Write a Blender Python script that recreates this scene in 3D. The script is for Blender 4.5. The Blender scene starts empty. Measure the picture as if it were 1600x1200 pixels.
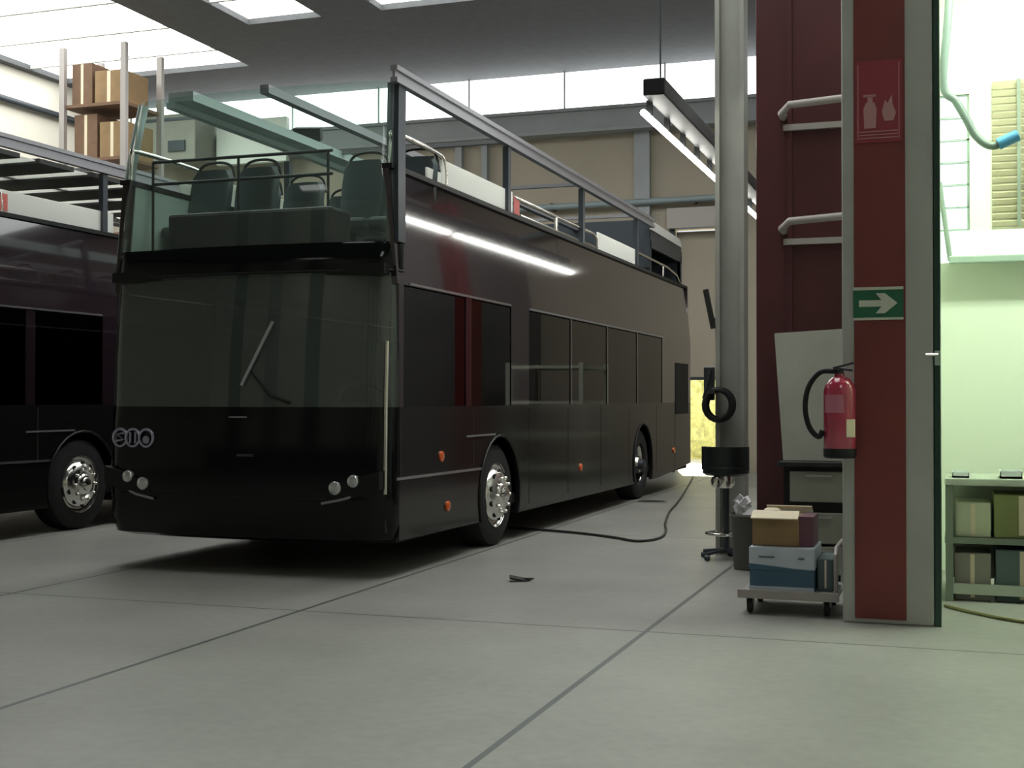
import bpy, bmesh, math, random
from mathutils import Vector, Matrix
random.seed(4)
PI = math.pi
SC = bpy.context.scene
COL = SC.collection

# ------------------------------------------------------------------ materials
def mat(name, col, rough=.5, metal=0., spec=.5, coat=0., noise=0., nscale=6., bump=0., bscale=40., alpha=1., trans=0.):
    m = bpy.data.materials.new(name); m.use_nodes = True
    nt = m.node_tree; b = nt.nodes['Principled BSDF']
    b.inputs['Base Color'].default_value = (*col, 1)
    b.inputs['Roughness'].default_value = rough
    b.inputs['Metallic'].default_value = metal
    b.inputs['Specular IOR Level'].default_value = spec
    b.inputs['Coat Weight'].default_value = coat
    b.inputs['Coat Roughness'].default_value = .03
    tc = nt.nodes.new('ShaderNodeTexCoord')
    if noise:
        n = nt.nodes.new('ShaderNodeTexNoise'); n.inputs['Scale'].default_value = nscale; n.inputs['Detail'].default_value = 6
        nt.links.new(tc.outputs['Object'], n.inputs['Vector'])
        r = nt.nodes.new('ShaderNodeMapRange')
        r.inputs['From Min'].default_value = .3; r.inputs['From Max'].default_value = .7
        r.inputs['To Min'].default_value = 1 - noise; r.inputs['To Max'].default_value = 1 + noise
        nt.links.new(n.outputs['Fac'], r.inputs['Value'])
        mx = nt.nodes.new('ShaderNodeVectorMath'); mx.operation = 'SCALE'
        mx.inputs[0].default_value = col
        nt.links.new(r.outputs['Result'], mx.inputs['Scale'])
        nt.links.new(mx.outputs['Vector'], b.inputs['Base Color'])
    if bump:
        n = nt.nodes.new('ShaderNodeTexNoise'); n.inputs['Scale'].default_value = bscale
        nt.links.new(tc.outputs['Object'], n.inputs['Vector'])
        bp = nt.nodes.new('ShaderNodeBump'); bp.inputs['Strength'].default_value = bump; bp.inputs['Distance'].default_value = .01
        nt.links.new(n.outputs['Fac'], bp.inputs['Height']); nt.links.new(bp.outputs['Normal'], b.inputs['Normal'])
    return m

def emit(name, col, s):
    m = bpy.data.materials.new(name); m.use_nodes = True
    nt = m.node_tree; nt.nodes.clear()
    e = nt.nodes.new('ShaderNodeEmission'); o = nt.nodes.new('ShaderNodeOutputMaterial')
    e.inputs['Color'].default_value = (*col, 1); e.inputs['Strength'].default_value = s
    nt.links.new(e.outputs[0], o.inputs[0])
    return m

def glass(name, tint, ior=1.5, rough=.02, dust_sheen=0.):
    """thin pane: tinted see-through with a mirror-like surface"""
    m = bpy.data.materials.new(name); m.use_nodes = True
    nt = m.node_tree; nt.nodes.clear()
    o = nt.nodes.new('ShaderNodeOutputMaterial')
    t = nt.nodes.new('ShaderNodeBsdfTransparent'); t.inputs['Color'].default_value = (*tint, 1)
    g = nt.nodes.new('ShaderNodeBsdfGlossy'); g.inputs['Roughness'].default_value = rough
    f = nt.nodes.new('ShaderNodeFresnel'); f.inputs['IOR'].default_value = ior
    x = nt.nodes.new('ShaderNodeMixShader')
    nt.links.new(f.outputs[0], x.inputs[0]); nt.links.new(t.outputs[0], x.inputs[1]); nt.links.new(g.outputs[0], x.inputs[2])
    last = x
    if dust_sheen:
        d = nt.nodes.new('ShaderNodeBsdfDiffuse'); d.inputs['Color'].default_value = (.55, .66, .60, 1)  # pale veil over the pane: dust plus sheen standing in for reflections
        y = nt.nodes.new('ShaderNodeMixShader'); y.inputs[0].default_value = dust_sheen
        nt.links.new(x.outputs[0], y.inputs[1]); nt.links.new(d.outputs[0], y.inputs[2]); last = y
    nt.links.new(last.outputs[0], o.inputs[0])
    return m

def translucent(name, col):
    m = bpy.data.materials.new(name); m.use_nodes = True
    nt = m.node_tree; nt.nodes.clear()
    o = nt.nodes.new('ShaderNodeOutputMaterial')
    d = nt.nodes.new('ShaderNodeBsdfDiffuse'); d.inputs['Color'].default_value = (*col, 1)
    t = nt.nodes.new('ShaderNodeBsdfTranslucent'); t.inputs['Color'].default_value = (*col, 1)
    x = nt.nodes.new('ShaderNodeMixShader'); x.inputs[0].default_value = .5
    nt.links.new(d.outputs[0], x.inputs[1]); nt.links.new(t.outputs[0], x.inputs[2]); nt.links.new(x.outputs[0], o.inputs[0])
    return m

def floor_mat():
    m = mat('concrete floor', (.28, .28, .255), rough=.42, spec=.4, noise=.13, nscale=.9)
    nt = m.node_tree; b = nt.nodes['Principled BSDF']
    src = b.inputs['Base Color'].links[0].from_socket
    g = nt.nodes.new('ShaderNodeNewGeometry'); s = nt.nodes.new('ShaderNodeSeparateXYZ')
    nt.links.new(g.outputs['Position'], s.inputs[0])
    def line(sock, off, step, half):
        a = nt.nodes.new('ShaderNodeMath'); a.operation = 'ADD'; a.inputs[1].default_value = off; nt.links.new(sock, a.inputs[0])
        p = nt.nodes.new('ShaderNodeMath'); p.operation = 'PINGPONG'; p.inputs[1].default_value = step / 2; nt.links.new(a.outputs[0], p.inputs[0])
        c = nt.nodes.new('ShaderNodeMath'); c.operation = 'LESS_THAN'; c.inputs[1].default_value = half; nt.links.new(p.outputs[0], c.inputs[0])
        return c.outputs[0]
    mx = nt.nodes.new('ShaderNodeMath'); mx.operation = 'MAXIMUM'
    nt.links.new(line(s.outputs['X'], 4.07, 2.32, .016), mx.inputs[0]); nt.links.new(line(s.outputs['Y'], -7.53, 5.2, .012), mx.inputs[1])
    n2 = nt.nodes.new('ShaderNodeTexNoise'); n2.inputs['Scale'].default_value = 14; n2.inputs['Detail'].default_value = 8
    nt.links.new(g.outputs['Position'], n2.inputs['Vector'])
    r2 = nt.nodes.new('ShaderNodeMapRange'); r2.inputs['From Min'].default_value = .35; r2.inputs['From Max'].default_value = .7
    r2.inputs['To Min'].default_value = 1.04; r2.inputs['To Max'].default_value = .93
    nt.links.new(n2.outputs['Fac'], r2.inputs['Value'])
    sc = nt.nodes.new('ShaderNodeVectorMath'); sc.operation = 'SCALE'
    nt.links.new(src, sc.inputs[0]); nt.links.new(r2.outputs['Result'], sc.inputs['Scale'])
    mix = nt.nodes.new('ShaderNodeMix'); mix.data_type = 'RGBA'
    mix.inputs['B'].default_value = (.06, .07, .072, 1)
    fac = nt.nodes.new('ShaderNodeMath'); fac.operation = 'MULTIPLY'; fac.inputs[1].default_value = .9
    nt.links.new(mx.outputs[0], fac.inputs[0]); nt.links.new(fac.outputs[0], mix.inputs['Factor'])
    nt.links.new(sc.outputs['Vector'], mix.inputs['A']); nt.links.new(mix.outputs['Result'], b.inputs['Base Color'])
    return m

M = dict(
    floor=floor_mat(),
    beige=mat('beige wall panels', (.36, .32, .25), .7, noise=.07, nscale=.6),
    cream=mat('cream wall', (.78, .74, .64), .7, noise=.05, nscale=.8),
    roofdark=mat('roof deck', (.10, .105, .11), .8, noise=.1),
    beam=mat('grey steel beam', (.30, .32, .33), .5, noise=.08, nscale=2),
    pipe=mat('blue grey pipe', (.24, .30, .31), .4),
    black=mat('black bus paint', (.004, .005, .005), .1, spec=.28),
    maroon=mat('dark plum bus paint', (.018, .011, .015), .08, spec=.5, coat=.75),
    skirt=mat('black skirt paint', (.010, .009, .009), .12, spec=.36),
    sheen_panel=mat('pale green lining', (.40, .50, .44), .55),  # pale green stands in for reflections in the curved upper glass
    under=mat('underbody', (.01, .01, .01), .8),
    plastic=mat('black plastic', (.009, .010, .010), .5, spec=.3),
    seat=mat('dark seat moulding', (.035, .055, .058), .45),
    rubber=mat('tyre rubber', (.014, .014, .015), .75, bump=.2),
    rim=mat('polished aluminium', (.75, .74, .70), .2, metal=1, noise=.12, nscale=9),
    chrome=mat('chrome tube', (.82, .80, .74), .16, metal=1),
    darksteel=mat('dark steel', (.05, .06, .07), .4, metal=.4),
    rail=mat('grey rail aluminium', (.36, .36, .38), .33, metal=.6),
    palegreen=mat('pale green grey rail', (.45, .55, .53), .35),
    white=translucent('milky deflector', (.95, .96, .92)),
    whitepaint=mat('white paint', (.56, .57, .54), .45, noise=.05),
    canopy=mat('dark canopy slat', (.075, .08, .075), .7),
    trim=mat('bright trim', (.7, .7, .72), .2, metal=.9),
    windscreen=glass('tinted windscreen', (.30, .38, .35), 1.7, .015, dust_sheen=.10),
    sideglass=glass('dark tinted side glass', (.13, .15, .15), 1.6, .012),
    upglass=glass('green upper windscreen', (.74, .88, .82), 1.5, .02, dust_sheen=.08),
    amber=mat('amber lens', (.75, .13, .02), .15, coat=.8),
    lamp=mat('lamp lens', (.55, .57, .56), .1, metal=.6, coat=1),
    emblem=mat('brushed emblem', (.42, .41, .52), .3, metal=.7),
    redlogo=mat('red sticker', (.55, .12, .10), .5),
    column=mat('white column paint', (.40, .41, .38), .5, noise=.06, nscale=3),
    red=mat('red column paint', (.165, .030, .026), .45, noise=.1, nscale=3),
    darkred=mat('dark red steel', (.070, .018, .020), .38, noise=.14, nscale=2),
    greytube=mat('grey tube', (.36, .33, .31), .4),
    greypost=mat('grey post paint', (.36, .37, .33), .5, noise=.08, nscale=3),
    board=mat('pale board', (.25, .25, .21), .6, noise=.08, nscale=3),
    blackthing=mat('black vinyl', (.008, .012, .012), .4),
    grey=mat('grey metal box', (.26, .25, .215), .6, noise=.06),
    palegrey=mat('pale panel', (.85, .87, .80), .6),
    signgreen=mat('sign green', (.012, .12, .055), .5),
    signwhite=mat('sign white', (.55, .58, .48), .5),
    signred=mat('sign red', (.26, .03, .045), .5),
    signpink=mat('sign print', (.46, .24, .24), .5),
    extred=mat('extinguisher red', (.40, .035, .075), .22, coat=.6),
    label=mat('paper label', (.75, .66, .48), .6),
    labelpink=mat('pink print', (.48, .16, .22), .5),
    card=mat('cardboard', (.27, .175, .085), .8, noise=.12, nscale=5),
    carddark=mat('dark cardboard', (.17, .10, .06), .8, noise=.12, nscale=5),
    purple=mat('plum box side', (.13, .05, .075), .6),
    crate=mat('pale blue crate', (.46, .51, .58), .5, noise=.05),
    crateblue=mat('blue crate base', (.045, .11, .17), .5, noise=.1),
    greydark=mat('grey aisle wall', (.15, .145, .14), .7, noise=.1, nscale=.7),
    steel=mat('galvanised steel', (.35, .36, .35), .4, metal=.5),
    darkgreen=mat('dark green edge', (.012, .045, .03), .3),
    boothwall=mat('booth wall', (.80, .86, .72), .5),
    boothband=mat('booth white ledge', (.85, .92, .90), .3),
    boothrail=mat('booth rail', (.33, .42, .36), .4),
    blind=mat('beige slat', (.62, .56, .40), .6),
    blindback=mat('blind backing', (.36, .34, .22), .6),
    benchtop=mat('bench top', (.42, .46, .38), .5),
    benchdark=mat('bench frame', (.16, .19, .15), .5),
    olive=mat('olive box', (.22, .24, .09), .6),
    palebox=mat('pale carton', (.55, .58, .42), .6),
    slate=mat('slate box', (.10, .14, .14), .6),
    hoseolive=mat('olive hose', (.17, .16, .06), .5),
    hosegrey=mat('grey hose', (.13, .17, .16), .45),
    blue=mat('blue coupling', (.06, .22, .40), .35),
    cable=mat('black cable', (.02, .02, .018), .5),
    rag=mat('dark rag', (.04, .04, .037), .9),
    paper=mat('white paper', (.68, .66, .68), .8),
    bark=mat('bin grey', (.09, .085, .075), .5),
    yard=mat('yard concrete', (.80, .77, .70), .8, noise=.08),
    hedge=mat('hedge leaves', (.66, .68, .30), .7, noise=.3, nscale=7),
    sky=emit('added skylight pane', (.98, 1., .97), 5.),
    clere=emit('clerestory pane', (.97, 1., 1.), 3.6),
    booth_window=emit('booth window pane', (.86, 1., .95), 1.6),
    tube=emit('fluorescent tube', (1., .99, .92), 20.),
    boothtube=emit('booth tube', (.86, 1., .80), 140.),
)

# ------------------------------------------------------------------ mesh builder
class MB:
    def __init__(s): s.v = []; s.f = []; s.smooth = []
    def add(s, vs, fs, sm=False):
        o = len(s.v); s.v += [tuple(v) for v in vs]
        for f in fs: s.f.append([i + o for i in f]); s.smooth.append(sm)
        return s
    def box(s, x0, x1, y0, y1, z0, z1):
        x0, x1 = sorted((x0, x1)); y0, y1 = sorted((y0, y1)); z0, z1 = sorted((z0, z1))
        v = [(x, y, z) for z in (z0, z1) for x, y in ((x0, y0), (x1, y0), (x1, y1), (x0, y1))]
        return s.add(v, [(3, 2, 1, 0), (4, 5, 6, 7), (0, 1, 5, 4), (1, 2, 6, 5), (2, 3, 7, 6), (3, 0, 4, 7)])
    def obox(s, c, size, rx=0, ry=0, rz=0):
        R = Matrix.Rotation(rz, 3, 'Z') @ Matrix.Rotation(ry, 3, 'Y') @ Matrix.Rotation(rx, 3, 'X')
        v = []
        for z in (-.5, .5):
            for x, y in ((-.5, -.5), (.5, -.5), (.5, .5), (-.5, .5)):
                v.append(Vector(c) + R @ Vector((x * size[0], y * size[1], z * size[2])))
        return s.add(v, [(3, 2, 1, 0), (4, 5, 6, 7), (0, 1, 5, 4), (1, 2, 6, 5), (2, 3, 7, 6), (3, 0, 4, 7)])
    def tube(s, pts, r, n=10, closed=False, sub=0):
        P = [Vector(p) for p in pts]
        if sub:
            Q = []; m = len(P)
            for i in range(m if closed else m - 1):
                p0 = P[(i - 1) % m] if closed or i > 0 else P[0]; p1 = P[i]; p2 = P[(i + 1) % m]
                p3 = P[(i + 2) % m] if closed or i + 2 < m else P[-1]
                for k in range(sub):
                    t = k / sub
                    Q.append(.5 * ((2 * p1) + (p2 - p0) * t + (2 * p0 - 5 * p1 + 4 * p2 - p3) * t * t + (3 * p1 - p0 - 3 * p2 + p3) * t ** 3))
            if not closed: Q.append(P[-1])
            P = Q
        m = len(P); rings = []; nrm = None
        for i in range(m):
            if closed: t = P[(i + 1) % m] - P[i - 1]
            else: t = P[min(i + 1, m - 1)] - P[max(i - 1, 0)]
            t.normalize()
            if nrm is None:
                a = Vector((0, 0, 1)) if abs(t.z) < .9 else Vector((1, 0, 0)); nrm = a.cross(t).normalized()
            else:
                nrm = (nrm - t * nrm.dot(t)).normalized()
            b = t.cross(nrm)
            rings.append([P[i] + (nrm * math.cos(2 * PI * k / n) + b * math.sin(2 * PI * k / n)) * r for k in range(n)])
        v = [p for ring in rings for p in ring]; f = []
        for i in range(m if closed else m - 1):
            j = (i + 1) % m
            for k in range(n):
                f.append((i * n + k, i * n + (k + 1) % n, j * n + (k + 1) % n, j * n + k))
        if not closed:
            f.append(tuple(range(n - 1, -1, -1))); f.append(tuple((m - 1) * n + k for k in range(n)))
        return s.add(v, f, True)
    def lathe(s, prof, c, axis='Z', n=32, cap=True):
        """prof: (radius, distance along the axis)"""
        v = []; f = []
        for r, h in prof:
            for k in range(n):
                a = 2 * PI * k / n; p = (r * math.cos(a), r * math.sin(a), h)
                if axis == 'X': p = (p[2], p[0], p[1])
                elif axis == 'Y': p = (p[1], p[2], p[0])
                v.append((c[0] + p[0], c[1] + p[1], c[2] + p[2]))
        for i in range(len(prof) - 1):
            for k in range(n):
                f.append((i * n + k, i * n + (k + 1) % n, (i + 1) * n + (k + 1) % n, (i + 1) * n + k))
        if cap:
            f.append(tuple(range(n - 1, -1, -1))); f.append(tuple((len(prof) - 1) * n + k for k in range(n)))
        return s.add(v, f, True)
    def prism(s, poly, axis, a0, a1):
        """2D outline pushed along an axis; outline in the two other axes' order"""
        n = len(poly)
        def p(u, w, a): return {'X': (a, u, w), 'Y': (u, a, w), 'Z': (u, w, a)}[axis]
        v = [p(u, w, a0) for u, w in poly] + [p(u, w, a1) for u, w in poly]
        f = [tuple(range(n)), tuple(range(2 * n - 1, n - 1, -1))]
        for i in range(n): f.append((i, i + n, (i + 1) % n + n, (i + 1) % n))
        return s.add(v, f)
    def grid(s, rows, thick=None):
        """quad sheet from rows of points"""
        n = len(rows[0]); v = [p for r in rows for p in r]; f = []
        for i in range(len(rows) - 1):
            for k in range(n - 1): f.append((i * n + k, i * n + k + 1, (i + 1) * n + k + 1, (i + 1) * n + k))
        return s.add(v, f, True)
    def build(s, name, m, parent=None, bevel=0., origin=None, solid=0., smooth=None):
        o3 = Vector((0, 0, 0))
        if origin is not None: o3 = Vector(origin)
        me = bpy.data.meshes.new(name)
        bm = bmesh.new()
        vs = [bm.verts.new(Vector(v) - o3) for v in s.v]
        for f, sm in zip(s.f, s.smooth):
            try: fc = bm.faces.new([vs[i] for i in f]); fc.smooth = sm
            except ValueError: pass
        bmesh.ops.recalc_face_normals(bm, faces=bm.faces)
        if bevel:
            ed = [e for e in bm.edges if e.is_manifold and e.calc_face_angle(0) > .6]
            bmesh.ops.bevel(bm, geom=ed, offset=bevel, segments=2, affect='EDGES', profile=.5, clamp_overlap=True)
        if solid:
            bmesh.ops.solidify(bm, geom=bm.faces[:], thickness=solid)
        for e in bm.edges:
            if e.is_manifold and e.calc_face_angle(0) > .7: e.smooth = False
        bm.to_mesh(me); bm.free()
        me.materials.append(m)
        ob = bpy.data.objects.new(name, me); COL.objects.link(ob)
        if parent is not None: ob.parent = parent
        elif origin is not None: ob.location = o3
        return ob

def tag(o, label, cat, group=None):
    o['label'] = label; o['category'] = cat
    if group: o['group'] = group
    return o
def thing(name, label, cat, loc, group=None):
    o = bpy.data.objects.new(name, None); COL.objects.link(o); o.location = loc; o.empty_display_size = .2
    return tag(o, label, cat, group)
def struct(o):
    o['kind'] = 'structure'; return o
class Part:
    """adds world-space shapes as children of a thing whose empty stands at loc"""
    def __init__(s, root): s.r = root; s.o = tuple(root.location)
    def __call__(s, mb, name, m, parent=None, **k):
        return mb.build(name, m, parent or s.r, origin=s.o, **k)

# ------------------------------------------------------------------ setting
XL, XR, Y0, YB, ZR = -17.2, 5.0, -7.0, 24.0, 7.8
struct(MB().box(XL - .3, XR + .3, Y0 - .3, YB + .3, -.2, 0).build('floor', M['floor']))
# far wall with the doorway, in upright panels
DX0, DX1, DZ = -5.0, -3.85, 4.6
w = MB()
w.box(XL - .3, DX0, YB, YB + .25, 0, 7.0); w.box(DX1, XR + .3, YB, YB + .25, 0, 7.0); w.box(DX0, DX1, YB, YB + .25, DZ, 7.0)
struct(w.build('wall_back', M['beige']))
struct(MB().box(XL, XR, YB - .35, YB - .003, 6.5, 6.98).box(XL, XR, YB - .42, YB - .35, 6.5, 6.56).box(XL, XR, YB - .42, YB - .35, 6.92, 6.98).build('beam', M['beam']))
for x, wd in ((-13.64, .16), (-9.37, .14), (-8.82, .12), (-5.61, .3)):
    struct(MB().box(x - wd / 2, x + wd / 2, YB - .14, YB - .003, 0, 6.5).build('trim_1', M['beam']))
# clerestory: frame and panes
fr = MB()
for i in range(12): fr.box(XL + i * 2.0, XL + i * 2.0 + .03, YB - .02, YB + .06, 7.0, ZR)
fr.box(XL, XR, YB - .02, YB + .06, 7.0, 7.05)
wf = struct(fr.build('window_1', M['whitepaint']))
MB().box(XL, XR, YB + .08, YB + .12, 7.0, ZR).build('window_pane', M['clere'], wf)
# left wall
struct(MB().box(XL - .3, XL, Y0, YB, 0, ZR).build('wall_left', M['cream']))
struct(MB().tube([(XL + .09, 2, 7.11), (XL + .09, YB - .5, 7.11)], .07).build('trim_2', M['darksteel']))
struct(MB().box(XL - .3, XR + .3, Y0 - .3, Y0, 0, ZR).build('wall_rear', M['cream']))
struct(MB().box(XL, XR, Y0, Y0 + .06, 0, 1.5).build('trim_6', M['roofdark']))  # dark band added behind the camera to darken reflections on the bus nose
for k in range(7): struct(MB().box(-15.5 + k * 2.6, -14.7 + k * 2.6, Y0, Y0 + .2, 1.5, ZR).build('trim_5', M['greypost' if k % 2 else 'darkgreen']))
struct(MB().box(XR, XR + .3, Y0, YB, 0, ZR).build('wall_right', M['cream']))
# roof with added skylights, laid out to light the floor and walls
SK = [(-17.0, -12.8, 10.0, 21.6), (-11.4, -10.0, 12.0, 19.2), (-8.9, -6.5, 8.2, 19.2), (-5.9, -4.4, 13.5, 19.2), (-3.6, -.7, 6.5, 19.2), (-10.6, -9.0, -6.0, -5.0), (.6, 2.6, -2.0, 2.0)]  # last pair added to light the rear wall and column face
r = MB()
gx = sorted({XL - .3, XR + .3} | {v for q in SK for v in q[:2]}); gy = sorted({Y0 - .3, YB + .3} | {v for q in SK for v in q[2:]})
for i in range(len(gx) - 1):
    for j in range(len(gy) - 1):
        mx_, my_ = (gx[i] + gx[i + 1]) / 2, (gy[j] + gy[j + 1]) / 2
        if not any(q[0] < mx_ < q[1] and q[2] < my_ < q[3] for q in SK): r.box(gx[i], gx[i + 1], gy[j], gy[j + 1], ZR, ZR + .2)
struct(r.build('ceiling', M['roofdark']))
for k, (a, b, c0, c1) in enumerate(SK):
    f = MB()
    for y in [c0 + i * 1.5 for i in range(int((c1 - c0) / 1.5) + 1)]: f.box(a, b, y - .03, y + .03, ZR + .02, ZR + .08)
    fo = struct(f.build('window_%d' % (k + 2), M['whitepaint']))
    MB().box(a, b, c0, c1, ZR + .1, ZR + .14).build('window_pane', M['sky'], fo)
# roller door over the doorway
rd = thing('roller_shutter', 'half raised beige roller shutter in the far doorway behind the near bus', 'shutter', (-4.4, YB, 1.8))
P = Part(rd)
cur = MB()
for i in range(23):
    z = 1.8 + i * .12
    cur.box(DX0 + .02, DX1 - .02, YB + .06, YB + .10, z, z + .122)
P(cur, 'curtain', M['beige'])
P(MB().box(DX0 - .1, DX1 + .1, YB - .25, YB - .005, DZ - .0, DZ + .38), 'shutter_box', M['greytube'])
for x in (DX0 - .04, DX1 + .04): P(MB().box(x - .05, x + .05, YB - .08, YB - .004, 0, DZ), 'guide_rail', M['darksteel'])
P(MB().box(DX0 + .02, DX1 - .02, YB + .05, YB + .11, 1.74, 1.8), 'bottom_bar', M['darksteel'])
# outside
g = struct(MB().box(-30, 20, YB + .3, 50, -.2, -.02).build('ground', M['yard']))
hb = MB()
for i in range(420):
    c = Vector((random.uniform(-9, 1), random.uniform(29.3, 30.4), random.uniform(.0, 2.6))); s_ = random.uniform(.14, .3)
    hb.obox(c, (s_, s_ * .3, s_), random.uniform(0, 3), random.uniform(0, 3), random.uniform(0, 3))
hb.box(-9, 1, 29.7, 30.2, -.02, 2.5)
h = tag(hb.build('hedge', M['hedge']), 'sunlit yellow green hedge outside the far doorway', 'hedge'); h['kind'] = 'stuff'
# service pipe on the far wall
pp = thing('service_pipe', 'thin blue grey pipe running level across the far wall', 'pipe', (-6.5, YB - .1, 5.15)); P = Part(pp)
P(MB().tube([(-10.4, YB - .2, 5.1), (-.4, YB - .2, 5.17)], .06), 'pipe_run', M['pipe'])
for x in (-10, -7.4, -4.6, -2.2): P(MB().box(x - .03, x + .03, YB - .2, YB - .004, 5.06, 5.2), 'bracket', M['darksteel'])
# far heater and pale panel, high on the far wall
ht = thing('unit_heater', 'grey box heater mounted high in the far left corner', 'heater', (-15.4, 23.2, 6.3)); P = Part(ht)
P(MB().box(-16.1, -14.72, 22.7, 23.55, 6.32, 7.28), 'casing', M['grey'], bevel=.02)
P(MB().box(-15.35, -14.95, 22.66, 22.7, 6.5, 6.72), 'outlet', M['darksteel'])
P(MB().box(-16.1, -14.72, 22.68, 22.705, 7.14, 7.2), 'front_seam', M['darksteel'])
for x in (-15.9, -15.0): P(MB().box(x, x + .08, 23.5, 23.64, 6.6, 6.68), 'wall_bracket', M['darksteel'])
pb = thing('far_wall_panel', 'large pale panel beside the grey heater on the far wall', 'panel', (-13.8, 23.4, 6.2)); P = Part(pb)  # pale panel fixed to the far beam by brackets
P(MB().box(-14.66, -13.0, 23.4, 23.55, 6.3, 7.22), 'sheet', M['palegrey'], bevel=.01)
for x in (-14.5, -13.2): P(MB().box(x, x + .08, 23.5, 23.578, 6.93, 6.975), 'wall_bracket', M['darksteel'])
# tall pallet rack by the left wall
rk = thing('pallet_rack', 'tall storage rack by the left wall, brown boxes on its upper levels', 'rack', (-13.6, 18, 0)); P = Part(rk)
RX = (-13.95, -12.75); RY = (17.6, 18.6)
for x in RX:
    for y in RY: P(MB().box(x - .05, x + .05, y - .04, y + .04, 0, 7.2), 'upright', M['greytube'])
LV = (.3, 2.2, 4.1, 5.35, 6.25)
for z in LV: P(MB().box(RX[0], RX[1], RY[0], RY[1], z - .05, z), 'shelf', M['carddark'])
def carton(name, label, x0, x1, y0, y1, z0, z1, m, group=None):
    o = thing(name, label, 'box', ((x0 + x1) / 2, (y0 + y1) / 2, z0), group); P = Part(o)
    P(MB().box(x0, x1, y0, y1, z0, z1), 'carton', m, bevel=.008)
    P(MB().box(x0 + (x1 - x0) * .44, x0 + (x1 - x0) * .56, y0 - .002, y0, z0 + .02, z1 - .01), 'tape', M['label'])
    return o
carton('storage_box', 'brown carton at the right end of the rack level below the top', -13.3, -12.82, 17.7, 18.5, 5.352, 5.95, M['card'], 'boxes on the rack')
carton('storage_box', 'dark carton in the middle of the rack level below the top', -13.8, -13.35, 17.7, 18.5, 5.352, 6.1, M['carddark'], 'boxes on the rack')
carton('storage_box', 'brown carton at the right end of the top rack shelf', -13.4, -12.85, 17.7, 18.4, 6.252, 6.8, M['card'], 'boxes on the rack')
carton('storage_box', 'dark brown carton in the middle of the top rack shelf', -13.85, -13.45, 17.7, 18.4, 6.252, 6.95, M['carddark'], 'boxes on the rack')

# hanging light line over the aisle
lf = thing('light_fixture', 'long hanging fluorescent light line over the aisle beside the bus', 'light', (-2.4, 15, 3.75)); P = Part(lf)
P(MB().box(-2.40, -2.22, 10.25, 20.4, 3.88, 4.02), 'housing', M['plastic'], bevel=.01)
for y in [10.5 + .7 * i for i in range(15)]: P(MB().box(-2.43, -2.38, y, y + .03, 3.77, 3.9), 'lamp_holder', M['plastic'])
for a, b in ((10.35, 11.9), (11.98, 14.85), (15.1, 15.3), (15.42, 17.3), (17.4, 18.8), (18.9, 20.3)):
    P(MB().tube([(-2.42, a, 3.765), (-2.42, b, 3.765)], .027), 'lamp_tube', M['tube'])
for y in (10.6, 15.2, 20.0): P(MB().tube([(-2.33, y, 4.0), (-2.33, y, ZR)], .008, 6), 'hanger', M['darksteel'])

# ------------------------------------------------------------------ bus
W, L = 2.60, 11.95
def plan(z, inR, inL, dy, yend, b=.08, r=.2, nc=8, nf=14):
    x0, x1 = -inR, -W + inL
    pts = [(x0, yend + dy)]
    for k in range(nc + 1):
        a = -PI / 2 * k / nc
        pts.append((x0 - r + r * math.cos(a), b + r + r * math.sin(a) + dy))
    for k in range(1, nf):
        t = k / nf; u = 2 * t - 1
        x = (x0 - r) + (x1 + r - x0 + r) * t
        pts.append((x, b * u * u + dy))
    for k in range(nc + 1):
        a = -PI / 2 - PI / 2 * k / nc
        pts.append((x1 + r + r * math.cos(a), b + r + r * math.sin(a) + dy))
    pts.append((x1, yend + dy))
    return [(x, y, z) for x, y in pts]

def side_sheet(outline, x, t, lean=0., z0=0.):
    """outline in (y, z) pushed through the thickness t, leaning inward above z0; x sign gives the side"""
    mb = MB(); n = len(outline)
    sgn = 1 if x > -W / 2 else -1
    def px(z): return x - sgn * max(0, z - z0) * lean
    v = [(px(z), y, z) for y, z in outline] + [(px(z) - sgn * t, y, z) for y, z in outline]
    f = [tuple(range(n)), tuple(range(2 * n - 1, n - 1, -1))] + [(i, i + n, (i + 1) % n + n, (i + 1) % n) for i in range(n)]
    return mb.add(v, f)

WY = (2.62, 8.55); WR = .48
def arch(y, rad, zb):
    a0 = math.asin(max(-1, min(1, (zb - WR) / rad)))
    return [(y + rad * math.cos(a), WR + rad * math.sin(a)) for a in [PI - a0 - (PI - 2 * a0) * k / 16 for k in range(17)]]

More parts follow.
